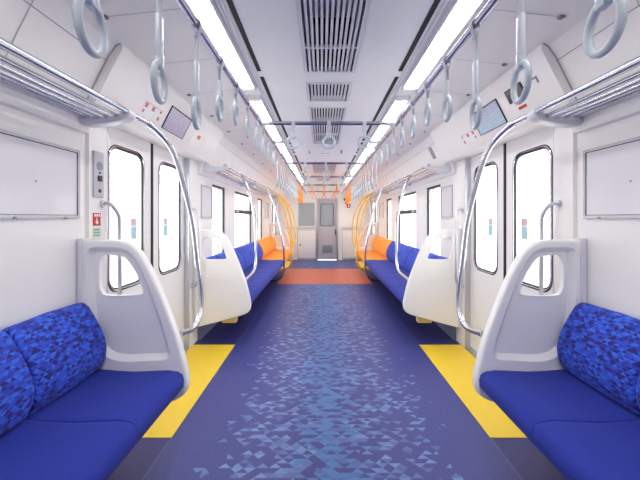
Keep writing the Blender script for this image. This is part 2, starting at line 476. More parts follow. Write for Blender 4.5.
# ceiling with recessed vents
VENTS = [(0.95, 2.262, 0.174), (2.435, 2.82, 0.174), (2.97, 4.44, 0.174), (6.05, 7.3, 0.23), (8.35, 8.85, 0.174)]
bm = B()
grid(bm, (-0.66, -0.5, -0.495, 0.495, 0.5, 0.66), (Y0, Y1), [(-w, w, a, b) for a, b, w in VENTS], lambda x, y: (x, y, HC - 0.0 if abs(x) < 0.497 else HC - 0.008))
for a, b, w in VENTS:
    z0, z1 = HC, HC + 0.09
    for q in (((-w, a), (w, a)), ((-w, b), (w, b)), ((-w, a), (-w, b)), ((w, a), (w, b))):
        bm.faces.new([bm.verts.new(p) for p in ((*q[0], z0), (*q[1], z0), (*q[1], z1), (*q[0], z1))])
bx(bm, -1.48, 1.48, Y0, Y1 + 0.14, HC + 0.09, HC + 0.11)
ceil = struct(ob('ceiling', bm, 'ceil'))
# cross joints of the outer ceiling with their latches
lb = B(); cb = B()
LY = [1.06, 1.55, 2.03, 2.53, 3.05, 3.6, 4.2, 4.9, 5.7, 6.6, 7.6]
for sg in (-1, 1):
    for yy in LY:
        t = [lb.verts.new((sg * w, y_, h - 0.0025)) for w, h in ((0.70, 2.2876), (1.09, 2.245)) for y_ in (yy - 0.002, yy + 0.002)]
        lb.faces.new((t[0], t[1], t[3], t[2]))
        L_ = B(); rbox(L_, sg * 1.058, sg * 1.082, yy - 0.011, yy + 0.011, 2.236, 2.252, r=0.003); ob('latch', L_, 'brown', ceil)
trim(lb, 'seam')

for i, (a, b, w) in enumerate(VENTS):
    nm = ['long slatted ceiling vent nearest the viewer', 'short slatted ceiling vent, second along the ceiling', 'long slatted ceiling vent above the nearest cross bar',
          'wide grey mesh ceiling vent between the second and third cross bars', 'small dark ceiling vent nearest the end wall'][i]
    t = thing('ceiling_vent', nm, 'ceiling vent', (0, (a + b) / 2, HC), 'vents along the middle of the ceiling')
    fr = B(); e = 0.022
    for q in ((-w, -w + e, a, b), (w - e, w, a, b), (-w + e, w - e, a, a + 0.02), (-w + e, w - e, b - 0.02, b)):
        bx(fr, q[0], q[1], q[2], q[3], HC - 0.006, HC + 0.012)
    ob('frame', fr, 'slat', t)
    bk = B(); bx(bk, -w + 0.001, w - 0.001, a + 0.001, b - 0.001, HC + 0.055, HC + 0.06); ob('backing', bk, 'greybox', t)
    segs = {0: [(1.73, 1.93), (1.945, 2.21)], 1: [(a + 0.03, b - 0.08)], 2: [(3.02, 3.32), (3.55, 3.95), (3.98, 4.35)], 3: [(a + 0.1, b - 0.1)], 4: [(a + 0.05, b - 0.05)]}[i]
    for (p, q) in segs:
        dw = 0.104 if i == 0 else 0.135
        dk = B(); bx(dk, -dw, dw, p, q, HC + 0.016, HC + 0.05); ob('duct_opening', dk, 'dark' if i != 3 else 'greybox', t)
    for x_ in [j * 0.0262 for j in range(-5, 6)] if i != 3 else [j * 0.0262 for j in range(-7, 8)]:
        sl = B(); bx(sl, x_ - 0.007, x_ + 0.007, a + 0.02, b - 0.02, HC - 0.002, HC + 0.010); ob('slat', sl, 'slat', t)
    for yy in {0: (1.937,), 1: (b - 0.075,), 2: (3.4, 3.965), 3: (6.3, 6.55, 6.8, 7.05), 4: (8.6,)}[i]: 
        cr = B(); bx(cr, -w + e, w - e, yy - 0.008, yy + 0.008, HC - 0.003, HC + 0.02); ob('cross_slat', cr, 'slat', t)

# lamps, rails of black air slots
LAMPS = [(-2.4, 2.45), (2.72, 4.10), (4.28, 5.70), (5.90, 7.30), (7.50, 8.90)]
LNAME = ['nearest the viewer', 'second along the aisle', 'third along the aisle', 'fourth along the aisle', 'nearest the end wall']
for sg in (-1, 1):
    s = SIDE[sg]
    for i, (a, b) in enumerate(LAMPS):
        t = thing('ceiling_light', 'bright white strip light above the %s strap rail, %s' % (s, LNAME[i]), 'ceiling light', (sg * 0.605, (a + b) / 2, HC - 0.01), 'strip lights along the ceiling')
        bm = B(); prism(bm, [(0.545, 2.292), (0.545, 2.268), (0.552, 2.262), (0.558, 2.268), (0.56, 2.29)], a - 0.05, b + 0.05, sg)
        prism(bm, [(0.665, 2.29), (0.665, 2.262), (0.656, 2.256), (0.65, 2.262), (0.648, 2.29)], a - 0.05, b + 0.05, sg); ob('housing', bm, 'alu', t)
        for q in ((a - 0.05, a), (b, b + 0.05)):
            bm = B(); rbox(bm, sg * 0.559, sg * 0.649, q[0], q[1], 2.258, 2.29, r=0.004); ob('end_cap', bm, 'ceil', t)
        bm = B(); prism(bm, [(0.561, 2.288), (0.561, 2.272), (0.575, 2.262), (0.604, 2.257), (0.634, 2.261), (0.647, 2.27), (0.647, 2.288)], a, b, sg); ob('diffuser', bm, 'lamp', t)
    bm = B()
    for a, b in ((Y0, 2.24), (2.335, 4.10), (4.16, 4.27), (4.36, 4.47), (4.56, 4.67), (4.76, 4.87), (4.96, 5.07), (5.25, 5.95), (6.1, 7.0), (7.15, 8.6)):
        bx(bm, sg * 0.465, sg * 0.491, a, b, HC - 0.004, HC + 0.002)
    trim(bm, 'black')
    bm = B()
    for w in (0.505, 0.53): rbox(bm, sg * w, sg * (w + 0.012), Y0, 9.2, HC - 0.016, HC, r=0.003)
    trim(bm, 'alu')

# ------------------------------------------------------------------ doors and windows
dn = 0
for sg in (-1, 1):
    for di, (a, b) in enumerate(DOORS):
        mid = (a + b) / 2
        for li, (p, q) in enumerate(((a - 0.02, mid - 0.006), (mid + 0.006, b + 0.02))):
            dn += 1
            wa, wb = (a + 0.10, mid - 0.125) if li == 0 else (mid + 0.125, b - 0.10)
            o_ = rrect(p, q, 0.02, 1.93, 0.004, 2); h_ = rrect(wa, wb, 0.82, 1.775, 0.085)
            bm = B(); xi, xo = W + 0.052, W + 0.088
            F = holed(bm, o_, [h_], lambda u, v: (sg * xi, u, v)); R = holed(bm, o_, [h_], lambda u, v: (sg * xo, u, v)); bridge(bm, F[0], R[0]); bridge(bm, F[1], R[1])
            d = struct(ob('door_%d' % dn, bm, 'door'))
            bm = B(); tube(bm, [(sg * xi, u, v) for u, v in rrect(wa - 0.012, wb + 0.012, 0.808, 1.787, 0.095)], 0.0045, 6, True)
            tube(bm, [(sg * (xi + 0.006), u, v) for u, v in rrect(wa + 0.004, wb - 0.004, 0.824, 1.771, 0.083)], 0.009, 6, True); ob('window_gasket', bm, 'gasket', d)
            bm = B(); tube(bm, [(sg * xi, u, v) for u, v in rrect(wa - 0.004, wb + 0.004, 0.816, 1.779, 0.089)], 0.006, 6, True); ob('window_trim', bm, 'chrome', d)
            bm = B(); R_ = rrect(wa, wb, 0.82, 1.775, 0.085)
            F = holed(bm, R_, [], lambda u, v: (sg * (xi + 0.018), u, v)); ob('pane', bm, 'glass', d)
            e = q if li == 0 else p
            bm = B(); rbox(bm, sg * (xi - 0.006), sg * (xo - 0.004), e - 0.011, e + 0.011, 0.03, 1.92, r=0.004); ob('edge_seal', bm, 'black', d)
            if di == 0:
                sy = wa + 0.27 if li == 0 else wa + 0.10
                st = box_ob('sticker', (sg * (xi + 0.015), sg * (xi + 0.0165), sy, sy + 0.075, 1.14, 1.30), 'paper', d)
                box_ob('print', (sg * (xi + 0.0142), sg * (xi + 0.015), sy + 0.006, sy + 0.069, 1.245, 1.292), 'pink', st)
                box_ob('print', (sg * (xi + 0.0142), sg * (xi + 0.015), sy + 0.006, sy + 0.069, 1.15, 1.232), 'cyan', st)
        # steel stop bar of the jambs
        bm = B()
        for e in (a, b): bx(bm, sg * (W + 0.002), sg * (W + 0.05), e - 0.003 if e == a else e - 0.012, e + 0.012 if e == a else e + 0.003, 0.0, 1.897)
        trim(bm, 'steel')

wn = 0
for sg in (-1, 1):
    for i, (a, b) in enumerate(WINS):
        wn += 1
        bm = B(); x0, x1 = W + 0.006, W + 0.032
        o_ = rrect(a - 0.005, b + 0.005, WZ0 - 0.005, WZ1 + 0.005, 0.004, 2); h_ = rrect(a + 0.012, b - 0.010, WZ0 + 0.012, WZ1 - 0.03, 0.02)
        F = holed(bm, o_, [h_], lambda u, v: (sg * x0, u, v)); R = holed(bm, o_, [h_], lambda u, v: (sg * x1, u, v)); bridge(bm, F[0], R[0]); bridge(bm, F[1], R[1])
        f = struct(ob('window_%d' % wn, bm, 'gasket'))
        bm = B(); bx(bm, sg * (x0 + 0.02), sg * (x0 + 0.024), a + 0.005, b - 0.005, WZ0 + 0.005, WZ1 - 0.01); ob('pane', bm, 'glass', f)
        bm = B(); rbox(bm, sg * (W - 0.012), sg * (x0 + 0.01), a - 0.01, b + 0.01, WZ0 - 0.02, WZ0 + 0.004, r=0.004); ob('window_sill', bm, 'alu', f)
        if i == 1:
            bm = B(); rbox(bm, sg * (x0 - 0.02), sg * (x0 + 0.03), a + 0.01, b - 0.01, 1.37, 1.43, r=0.006); ob('transom', bm, 'gasket', f)
            for yy in (a + 0.06, b - 0.06):
                bm = B(); rbox(bm, sg * (x0 - 0.045), sg * (x0 - 0.015), yy - 0.04, yy + 0.04, 1.385, 1.415, r=0.005); ob('latch', bm, 'steel', f)

# ------------------------------------------------------------------ seat partitions
PO = [(1.372, 1.178), (1.30, 1.183), (1.20, 1.182), (1.115, 1.17), (1.055, 1.13), (1.005, 1.06), (0.955, 0.96), (0.905, 0.84), (0.862, 0.73), (0.828, 0.63), (0.80, 0.52),
      (0.784, 0.44), (0.782, 0.39), (0.798, 0.345), (0.84, 0.315), (0.90, 0.295), (1.10, 0.24), (1.372, 0.17)]
RC = [(1.30, 1.138), (1.20, 1.142), (1.125, 1.135), (1.07, 1.095), (1.02, 1.01), (0.97, 0.885), (0.925, 0.76), (0.89, 0.645), (0.872, 0.565), (0.90, 0.535), (1.0, 0.53), (1.12, 0.525), (1.22, 0.555), (1.285, 0.65), (1.318, 0.85), (1.322, 1.08)]
RI = None
HO = [(1.262, 1.092), (1.17, 1.094), (1.132, 1.086), (1.10, 1.05), (1.06, 0.985), (1.03, 0.90), (1.035, 0.882), (1.06, 0.875), (1.15, 0.872), (1.235, 0.875), (1.262, 0.895), (1.275, 0.95)]
def dense(lp, sub=4):
    P = [Vector((a, b, 0)) for a, b in lp]; n = len(P); out = []
    for i in range(n):
        p0, p1, p2, p3 = P[i - 1], P[i], P[(i + 1) % n], P[(i + 2) % n]
        for k in range(sub):
            t = k / sub; v = 0.5 * ((2 * p1) + (p2 - p0) * t + (2 * p0 - 5 * p1 + 4 * p2 - p3) * t * t + (3 * p1 - p0 - 3 * p2 + p3) * t ** 3); out.append((v.x, v.y))
    return out
def inset(lp, d):
    n = len(lp); area = sum(lp[i - 1][0] * lp[i][1] - lp[i][0] * lp[i - 1][1] for i in range(n)); sgn = 1 if area > 0 else -1; out = []
    for i in range(n):
        a, p, b = Vector(lp[i - 1]), Vector(lp[i]), Vector(lp[(i + 1) % n])
        t = ((p - a).normalized() + (b - p).normalized()); t = t.normalized() if t.length > 1e-6 else (b - p).normalized()
        out.append((p.x - t.y * sgn * d, p.y + t.x * sgn * d))
    return out
def partition(sg, ys, yd, label):
    """ys: seat-side face, yd: door-side face"""
    t = thing('seat_partition', label, 'seat partition', (sg * 1.1, (ys + yd) / 2, 0.17), 'bench end partitions')
    di = 1 if yd > ys else -1
    outer = []
    od = PO[:1] + [(v.x, v.y) for v in spline([(a, b, 0) for a, b in PO[1:-1]], 5)] + PO[-1:]
    rc, ho = dense(RC, 4), dense(HO, 4); ri = inset(rc, 0.028)
    bm = B(); R = 0.016
    def pl(y): return lambda u, v: (sg * u, y, v)
    def ring(d):
        lp = inset(od, d) if d > 1e-6 else list(od)
        lp[0] = (1.372, lp[0][1]); lp[-1] = (1.372, lp[-1][1]); return lp
    o2 = ring(R)
    F = holed(bm, o2, [rc], pl(ys)); prev = F[0]
    mk = lambda lp, y: [bm.verts.new((sg * u, y, v)) for u, v in lp]
    for y_s, dd in ((ys, di), (yd, -di)):
        cs = [(R * (1 - math.sin(a_)), R * (1 - math.cos(a_))) for a_ in [PI / 2 * q / 5 for q in range(1, 6)]]
        if y_s == yd: cs = cs[::-1]
        for ins_, dep in cs:
            cur = mk(ring(ins_), y_s + dd * dep); bridge(bm, prev, cur); prev = cur
    b1 = prev
    G = holed(bm, ri, [ho], pl(ys + di * 0.030)); bridge(bm, F[1], G[0])
    K = holed(bm, o2, [inset(ho, 0.0)], pl(yd)); bridge(bm, b1, K[0]); bridge(bm, G[1], K[1])
    ob('panel', bm, 'part', t, ang=27)
    bm = B()
    tube(bm, [(sg * u, ys + di * 0.029, v) for u, v in ho], 0.004, 6, True); ob('window_edging', bm, 'ceil', t)
    bm = B()
    for k_ in range(3): tube(bm, spline([(sg * 0.93, yd, 0.70 - k_ * 0.02), (sg * 1.1, yd, 0.725 - k_ * 0.02), (sg * 1.33, yd, 0.745 - k_ * 0.02)]), 0.003, 6)
    ob('rib', bm, 'part', t)
    bm = B(); rbox(bm, sg * 1.34, sg * 1.373, min(ys, yd) - 0.008, max(ys, yd) + 0.008, 0.17, 1.19, r=0.005); ob('wall_bracket', bm, 'alu', t)
    return t
for sg in (-1, 1):
    s = SIDE[sg]
    partition(sg, 1.78, 1.838, 'pale grey partition with cut-out at the end of the nearest %s bench' % s)
    partition(sg, 3.425, 3.367, 'white partition beyond the %s door, hiding the start of the long blue bench' % s)
    partition(sg, 8.34, 8.398, 'far pale partition at the end of the orange seats on the %s' % s)

# ------------------------------------------------------------------ benches
CP = [(0.81, 0.378), (0.797, 0.392), (0.793, 0.43), (0.80, 0.458), (0.822, 0.475), (0.87, 0.485), (0.96, 0.484), (1.06, 0.480), (1.16, 0.482), (1.27, 0.49), (1.33, 0.49), (1.33, 0.40), (1.2, 0.385), (1.0, 0.38)]
BP = [(1.366, 0.47), (1.28, 0.475), (1.232, 0.50), (1.207, 0.55), (1.20, 0.60), (1.208, 0.66), (1.234, 0.725), (1.272, 0.785), (1.305, 0.835), (1.33, 0.852), (1.352, 0.85), (1.366, 0.835)]
def st(a, b, r, dip):
    m = (a + b) / 2
    return [(a, r * 1.3), (a + 0.004, r * 0.6), (a + 0.012, r * 0.2), (a + 0.03, 0), (a + 0.10, 0), (m, -dip), (b - 0.10, 0), (b - 0.03, 0), (b - 0.012, r * 0.2), (b - 0.004, r * 0.6), (b, r * 1.3)]
def bench(sg, ya, yb, n, cm, bmt, label, group):
    t = thing('bench', label, 'bench', (sg * 1.1, (ya + yb) / 2, 0.12), group)
    wd = (yb - ya) / n
    for i in range(n):
        a, b = ya + i * wd, ya + (i + 1) * wd
        bm = B(); sweep(bm, CP, st(a + 0.001, b - 0.001, 0.010, 0.0), sg, [0, 0, 0, 0.05, 0.3, 0.8, 1, 1, 1, 1, 1, 1, 0, 0]); ob('seat_cushion', bm, cm, t, ang=70)
        bm = B(); sweep(bm, BP, st(a + 0.001, b - 0.001, 0.016, 0.004), sg); ob('backrest', bm, bmt, t, ang=70)
    bm = B(); rbox(bm, sg * 0.87, sg * 1.35, ya + 0.02, yb - 0.02, 0.345, 0.384, r=0.01)
    ob('seat_pan', bm, 'under', t)
    for yy in [ya + wd * (i + 0.5) for i in range(0, n, 2)]:
        bm = B(); prism(bm, [(0.95, 0.35), (1.37, 0.35), (1.37, 0.14), (1.3, 0.12)], yy - 0.02, yy + 0.02, sg); ob('support', bm, 'under', t)
    if ya > 3 and bmt == 'backblue':
        bm = B(); rbox(bm, sg * 0.95, sg * 1.10, ya + 0.02, ya + 0.10, 0.20, 0.346, r=0.01); ob('bracket', bm, 'cream', t)
    return t
for sg in (-1, 1):
    s = SIDE[sg]
    bench(sg, 1.775 - 3 * 0.445, 1.775, 3, 'seatblue', 'backblue', 'blue bench nearest the viewer on the %s' % s, 'blue benches')
    bench(sg, 3.43, 6.47, 6, 'seatblue', 'backblue', 'long blue bench beyond the %s door' % s, 'blue benches')
    bench(sg, 6.475, 8.335, 4, 'seatorange', 'backorange', 'orange priority bench past the blue seats on the %s' % s, 'orange benches')

# ------------------------------------------------------------------ luggage racks and poles
def rack(sg, ya, yb, brs, fr_end, label):
    t = thing('luggage_rack', label, 'luggage rack', (sg * 1.25, (ya + yb) / 2, 1.8), 'luggage racks')
    bm = B(); tube(bm, fr_end, 0.017, 14); ob('front_rail', bm, 'chrome', t)
    for w, h in ((1.15, 1.846), (1.20, 1.842), (1.25, 1.842), (1.298, 1.846)):
        bm = B(); tube(bm, [(sg * w, ya, h), (sg * w, yb, h)], 0.0115, 10); ob('rod', bm, 'chrome', t)
    bm = B(); rbox(bm, sg * 1.318, sg * 1.352, ya, yb, 1.835, 1.86, r=0.004); ob('back_rail', bm, 'alu', t)
    prof = [(1.338, 2.03), (1.30, 2.025), (1.298, 1.93), (1.285, 1.875), (1.255, 1.86), (1.14, 1.858), (1.118, 1.87), (1.10, 1.884), (1.08, 1.88), (1.073, 1.86), (1.085, 1.838), (1.12, 1.822),
            (1.20, 1.806), (1.30, 1.795), (1.335, 1.80), (1.352, 1.825), (1.352, 1.97)]
    for y_ in brs:
        bm = B(); prism(bm, prof, y_ - 0.03, y_ + 0.03, sg, bev=0.005); ob('bracket', bm, 'alu', t)
    return t
TUBE = (1.10, 1.87)
PTS = {}
for sg in (-1, 1):
    s = SIDE[sg]
    rack(sg, -0.9, 1.80, (0.7, 1.79), [(sg * 1.10, -0.9, 1.87), (sg * 1.10, 1.98, 1.87)], 'steel luggage rack above the nearest %s bench' % s)
    rack(sg, 3.58, 8.38, (3.60, 5.2, 6.9, 8.36), [(sg * 1.10, 3.56, 1.87), (sg * 1.10, 8.40, 1.87)], 'steel luggage rack running above the far %s windows' % s)

def even(P, n):
    """evenly spaced and gently relaxed copy of a polyline"""
    for rep in range(2):
        L = [0.0]
        for i in range(1, len(P)): L.append(L[-1] + (P[i] - P[i - 1]).length)
        Q = []; j = 0
        for k in range(n):
            d = L[-1] * k / (n - 1)
            while j < len(L) - 2 and L[j + 1] < d: j += 1
            t = (d - L[j]) / max(1e-9, L[j + 1] - L[j]); Q.append(P[j].lerp(P[j + 1], min(1, t)))
        P = Q
        for it in range(14): P = [P[0]] + [(P[i - 1] + P[i] * 2 + P[i + 1]) / 4 for i in range(1, n - 1)] + [P[-1]]
    return P
def pole(name, sg, pts, material, r, label, group, ends=True, collar=None):
    t = thing(name, label, 'grab pole', (sg * 0.9, pts[len(pts) // 2][1], min(p[2] for p in pts)), group)
    P = even(spline([(sg * w, y, h) for w, y, h in pts], 8), 90)
    bm = B(); tube(bm, P, r, 14); ob('pole', bm, material, t)
    for end in (0, -1):
        bm = B(); a = P[end]; b = P[1] if end == 0 else P[-2]; d = (b - a).normalized()
        tube(bm, [a, a + d * 0.03], r + 0.004, 14); ob('collar', bm, 'chrome' if material == 'chrome' else material, t)
    return t
for sg in (-1, 1):
    s = SIDE[sg]; g = 'curved grab poles'
    pole('grab_pole', sg, [(1.10, 1.98, 1.87), (1.09, 2.02, 1.862), (1.055, 2.07, 1.82), (0.998, 2.11, 1.733), (0.958, 2.14, 1.547), (0.918, 2.17, 1.353), (0.899, 2.185, 1.22), (0.884, 2.20, 1.0), (0.866, 2.205, 0.867), (0.86, 2.21, 0.72), (0.86, 2.185, 0.635), (0.858, 2.11, 0.60), (0.855, 1.99, 0.618), (0.85, 1.84, 0.652)],
         'chrome', 0.0165, 'curved steel pole sweeping from the near %s rack down to the partition' % s, g)
    pole('grab_pole', sg, [(1.10, 4.33, 1.855), (1.075, 4.31, 1.80), (1.00, 4.24, 1.66), (0.92, 4.16, 1.45), (0.88, 4.11, 1.25), (0.872, 4.10, 1.05), (0.872, 4.10, 0.80), (0.872, 4.06, 0.69), (0.868, 3.94, 0.655), (0.86, 3.70, 0.65), (0.852, 3.43, 0.65)],
         'chrome', 0.017, 'curved steel pole over the start of the long %s blue bench' % s, g)
    pole('grab_pole', sg, [(1.10, 6.3, 1.855), (1.07, 6.3, 1.79), (0.99, 6.3, 1.62), (0.91, 6.3, 1.4), (0.875, 6.3, 1.2), (0.79, 6.3, 0.80), (0.775, 6.3, 0.5), (0.775, 6.3, 0.3), (0.80, 6.3, 0.16), (0.88, 6.3, 0.10), (1.0, 6.3, 0.095), (1.18, 6.3, 0.095)],
         'chrome', 0.017, 'steel pole in front of the %s benches where blue meets orange' % s, g)
    pole('grab_pole', sg, [(1.10, 7.7, 1.855), (1.06, 7.7, 1.78), (0.97, 7.7, 1.58), (0.89, 7.7, 1.35), (0.86, 7.7, 1.15), (0.785, 7.7, 0.80), (0.762, 7.7, 0.5), (0.762, 7.7, 0.3), (0.79, 7.7, 0.16), (0.88, 7.7, 0.10), (1.0, 7.7, 0.095), (1.18, 7.7, 0.095)],
         'yellowpole', 0.019, 'curved yellow pole standing in front of the middle of the %s orange seats' % s, 'yellow grab poles')
    pole('grab_pole', sg, [(1.10, 8.30, 1.855), (1.05, 8.35, 1.78), (0.95, 8.40, 1.58), (0.87, 8.43, 1.35), (0.84, 8.44, 1.15), (0.83, 8.44, 0.9), (0.80, 8.44, 0.6), (0.80, 8.43, 0.50), (0.80, 8.40, 0.45)],
         'yellowpole', 0.019, 'middle one of three yellow poles at the far %s partition' % s, 'yellow grab poles')
    pole('grab_pole', sg, [(1.10, 8.40, 1.87), (1.06, 8.52, 1.84), (0.94, 8.66, 1.66), (0.83, 8.73, 1.45), (0.775, 8.75, 1.25), (0.76, 8.75, 1.0), (0.76, 8.75, 0.76), (0.765, 8.70, 0.67), (0.80, 8.58, 0.64), (0.84, 8.40, 0.63)],
         'yellowpole', 0.019, 'yellow pole nearest the end wall on the %s, bulging towards the aisle' % s, 'yellow grab poles')

# ------------------------------------------------------------------ overhead rails, cross bars, straps
RH, RW = 2.02, 0.52
BARS = [2.51, 4.33, 5.76, 7.2, 9.0]
for sg in (-1, 1):
    s = SIDE[sg]
    t = thing('overhead_rail', 'long steel overhead rail carrying the %s row of straps' % s, 'overhead rail', (sg * RW, 4.5, RH), 'overhead rails')
    bm = B(); tube(bm, [(sg * RW, Y0, RH), (sg * RW, 9.6, RH)], 0.0145, 14); ob('rail', bm, 'railsteel', t)
    for yy in [0.4] + [b_ + 0.06 for b_ in BARS]:
        bm = B(); tube(bm, spline([(sg * RW, yy, RH), (sg * (RW + 0.03), yy, RH + 0.10), (sg * (RW + 0.15), yy, RH + 0.20), (sg * (RW + 0.17), yy, 2.288)]), 0.011, 10)
        tube(bm, [(sg * RW, yy - 0.03, RH), (sg * RW, yy + 0.03, RH)], 0.02, 12); ob('hanger', bm, 'alu', t)
for i, yy in enumerate(BARS):
    lab = ['steel cross bar nearest the viewer with three white straps', 'second steel cross bar from the front, across the aisle', 'third steel cross bar across the aisle', 'fourth steel cross bar, with orange straps', 'last steel cross bar before the end wall'][i]
    t = thing('cross_bar', lab, 'cross bar', (0, yy, RH), 'cross bars over the aisle')
    bm = B(); tube(bm, [(-RW + 0.015, yy, RH), (RW - 0.015, yy, RH)], 0.0145, 14); ob('bar', bm, 'railsteel', t)
    for sg in (-1, 1):
        bm = B(); tube(bm, [(sg * (RW - 0.075), yy, RH), (sg * (RW - 0.012), yy, RH)], 0.02, 14); ob('end_fitting', bm, 'alu', t)

RR, RT = 0.052, 0.0088          # strap ring radius and half thickness
def strap(drop, orange, label, group, RR=0.052):
    """strap hanging from a rail along y; drop = rail centre to ring centre"""
    t = thing('hanging_strap', label, 'hanging strap', (0, 0, 0), group)
    bm_, rm_, sm_ = ('obelt', 'oring', 'oring') if orange else ('belt', 'ring', 'sleeve')
    top = -drop + RR + 0.03
    bm = B(); P = [(-0.0045, 0, top), (-0.0045, 0, -0.05)] + [(0.0185 * math.cos(a), 0, 0.0185 * math.sin(a)) for a in [PI + 0.5 - (PI + 1.0) * k / 12 for k in range(13)]] + [(0.0045, 0, -0.05), (0.0045, 0, top)]
    wv = 0.014; V = []
    for x_, y_, z_ in P: V.append((bm.verts.new((x_, -wv, z_)), bm.verts.new((x_, wv, z_))))
    V2 = []
    for i, (x_, y_, z_) in enumerate(P):
        mid_ = 1 < i < len(P) - 2; q = 0.86 if mid_ else 0.5
        V2.append((bm.verts.new((x_ * q, -wv, z_ * (q if mid_ else 1))), bm.verts.new((x_ * q, wv, z_ * (q if mid_ else 1)))))
    for i in range(len(P) - 1):
        bm.faces.new((V[i][0], V[i + 1][0], V[i + 1][1], V[i][1])); bm.faces.new((V2[i][0], V2[i][1], V2[i + 1][1], V2[i + 1][0]))
        bm.faces.new((V[i][0], V2[i][0], V2[i + 1][0], V[i + 1][0])); bm.faces.new((V[i][1], V[i + 1][1], V2[i + 1][1], V2[i][1]))
    ob('belt', bm, bm_, t)
    bm = B(); rbox(bm, -0.009, 0.009, -0.016, 0.016, -0.05, -0.03, r=0.003); ob('buckle', bm, sm_, t)
    if drop > 0.2:
        bm = B(); rbox(bm, -0.0075, 0.0075, -0.0165, 0.0165, top - 0.012, top + min(0.14, (drop - 0.15) * 0.62), r=0.004); ob('sleeve', bm, sm_, t)
    bm = B(); rbox(bm, -0.010, 0.010, -0.015, 0.015, -drop + RR - 0.016, top + 0.002, r=0.005); ob('ring_holder', bm, rm_, t)
    bm = B(); tube(bm, [(0, RR * math.cos(a), -drop + RR * math.sin(a)) for a in [2 * PI * k / 36 for k in range(36)]], RT, 10, True); ob('ring', bm, rm_, t)
    return t
PROTO = {}
def hang(kind, loc, rot, label, group):
    key = kind
    if key not in PROTO:
        drop, orange = {'long': (0.33, 0), 'mid': (0.22, 0), 'door': (0.16, 0), 'short': (0.145, 0), 'olong': (0.33, 1), 'oshort': (0.145, 1)}[kind]
        o = strap(drop, orange, label, group, 0.045 if 'short' in kind else 0.052); o.location = loc; o.rotation_euler = (0, 0, rot); PROTO[key] = o
    else: dup(PROTO[key], loc, label, rot, group)
for sg in (-1, 1):
    s = SIDE[sg]; k_ = 0; yy = 0.67; ko = 0
    while yy < 8.4:
        if 6.5 < yy < 8.1:
            hang('olong', (sg * RW, yy, RH), sg * -0.12, '%s orange strap along the %s rail above the orange seats' % (ORD[ko], s), 'orange straps on the %s rail' % s); ko += 1
        elif yy < 8.1:
            kind = 'mid' if 1.42 < yy < 1.6 else 'door' if 1.6 < yy < 3.4 else 'long'
            w_ = 'short white' if kind in ('mid', 'door') else 'white'
            hang(kind, (sg * RW, yy, RH), sg * -(0.18 if k_ < 3 else 0.1), '%s strap from the near end of the %s rail, %s' % (ORD[k_], s, w_ + ' with round ring'), 'white straps on the %s rail' % s); k_ += 1
        yy += 0.28
for i, yy in enumerate(BARS):
    for j, x_ in enumerate((-0.27, 0.0, 0.27)):
        oc = i >= 3
        hang('oshort' if oc else 'short', (x_, yy, RH), PI / 2, '%s %s strap hanging from the %s' % (('left', 'middle', 'right')[j], 'orange' if oc else 'short white',
             ['nearest cross bar', 'second cross bar', 'third cross bar', 'fourth cross bar', 'last cross bar'][i]), 'straps on the cross bars')

# ------------------------------------------------------------------ fittings on the walls
for sg in (-1, 1):
    s = SIDE[sg]
    for (a, b, lab) in ((1.10, 1.79, 'empty framed poster board above the nearest %s bench' % s), (3.60, 3.95, 'small framed poster board just beyond the %s door' % s), (7.62, 8.15, 'framed poster board above the orange seats on the %s' % s)):
        t = thing('poster_frame', lab, 'poster frame', (sg * W, (a + b) / 2, 1.3), 'poster frames')
        bm = B(); e = 0.014
        o_ = [(a, 1.30), (b, 1.30), (b, 1.665), (a, 1.665)]; h_ = [(a + e, 1.30 + e), (b - e, 1.30 + e), (b - e, 1.665 - e), (a + e, 1.665 - e)]
        F = holed(bm, o_, [h_], lambda u, v: (sg * (W - 0.012), u, v)); R = holed(bm, o_, [h_], lambda u, v: (sg * W, u, v)); bridge(bm, F[0], R[0]); bridge(bm, F[1], R[1])
        ob('frame', bm, 'frame', t)
        bm = B(); tube(bm, [(sg * (W - 0.006), u, v) for u, v in h_], 0.003, 6, True); ob('inner_shadow_line', bm, 'gasket', t)  # thin dark tube paints the shadow line inside the frame
        box_ob('board', (sg * (W - 0.005), sg * (W - 0.001), a + e, b - e, 1.30 + e, 1.665 - e), 'board', t)
        if a < 2:
            bm = B(); tube(bm, [(sg * (W - 0.008), 1.52, 1.47), (sg * (W - 0.004), 1.52, 1.47)], 0.004, 8); ob('pin', bm, 'greybox', t)
            bm = B()
            for q in (1.12, 1.4, 1.68): rbox(bm, sg * (W - 0.018), sg * (W - 0.006), q, q + 0.015, 1.296, 1.306, r=0.002)
            ob('clip', bm, 'greybox', t)
    for (ya, d_, lab) in ((1.985, 1, 'steel grab handle on the near pillar of the %s door' % s), (3.345, -1, 'steel grab handle on the far pillar of the %s door' % s)):
        t = thing('grab_rail', lab, 'grab handle', (sg * W, ya, 0.8), 'door grab handles')
        bm = B(); w0, w1 = W, W - 0.085
        lo = 0.70 if d_ > 0 else 0.61
        tube(bm, smooth([(sg * w0, ya - 0.0, 1.385), (sg * (w0 - 0.045), ya + d_ * 0.005, 1.39), (sg * w1, ya + d_ * 0.035, 1.32), (sg * w1, ya + d_ * 0.035, lo + 0.07), (sg * (w0 - 0.045), ya + d_ * 0.005, lo), (sg * w0, ya, lo + 0.005)], 0.06), 0.0115, 12)
        ob('bar', bm, 'steel', t)
        for h in (1.386, lo + 0.004):
            bm = B(); tube(bm, [(sg * W, ya, h), (sg * (W - 0.012), ya, h)], 0.022, 14); ob('flange', bm, 'steel', t)

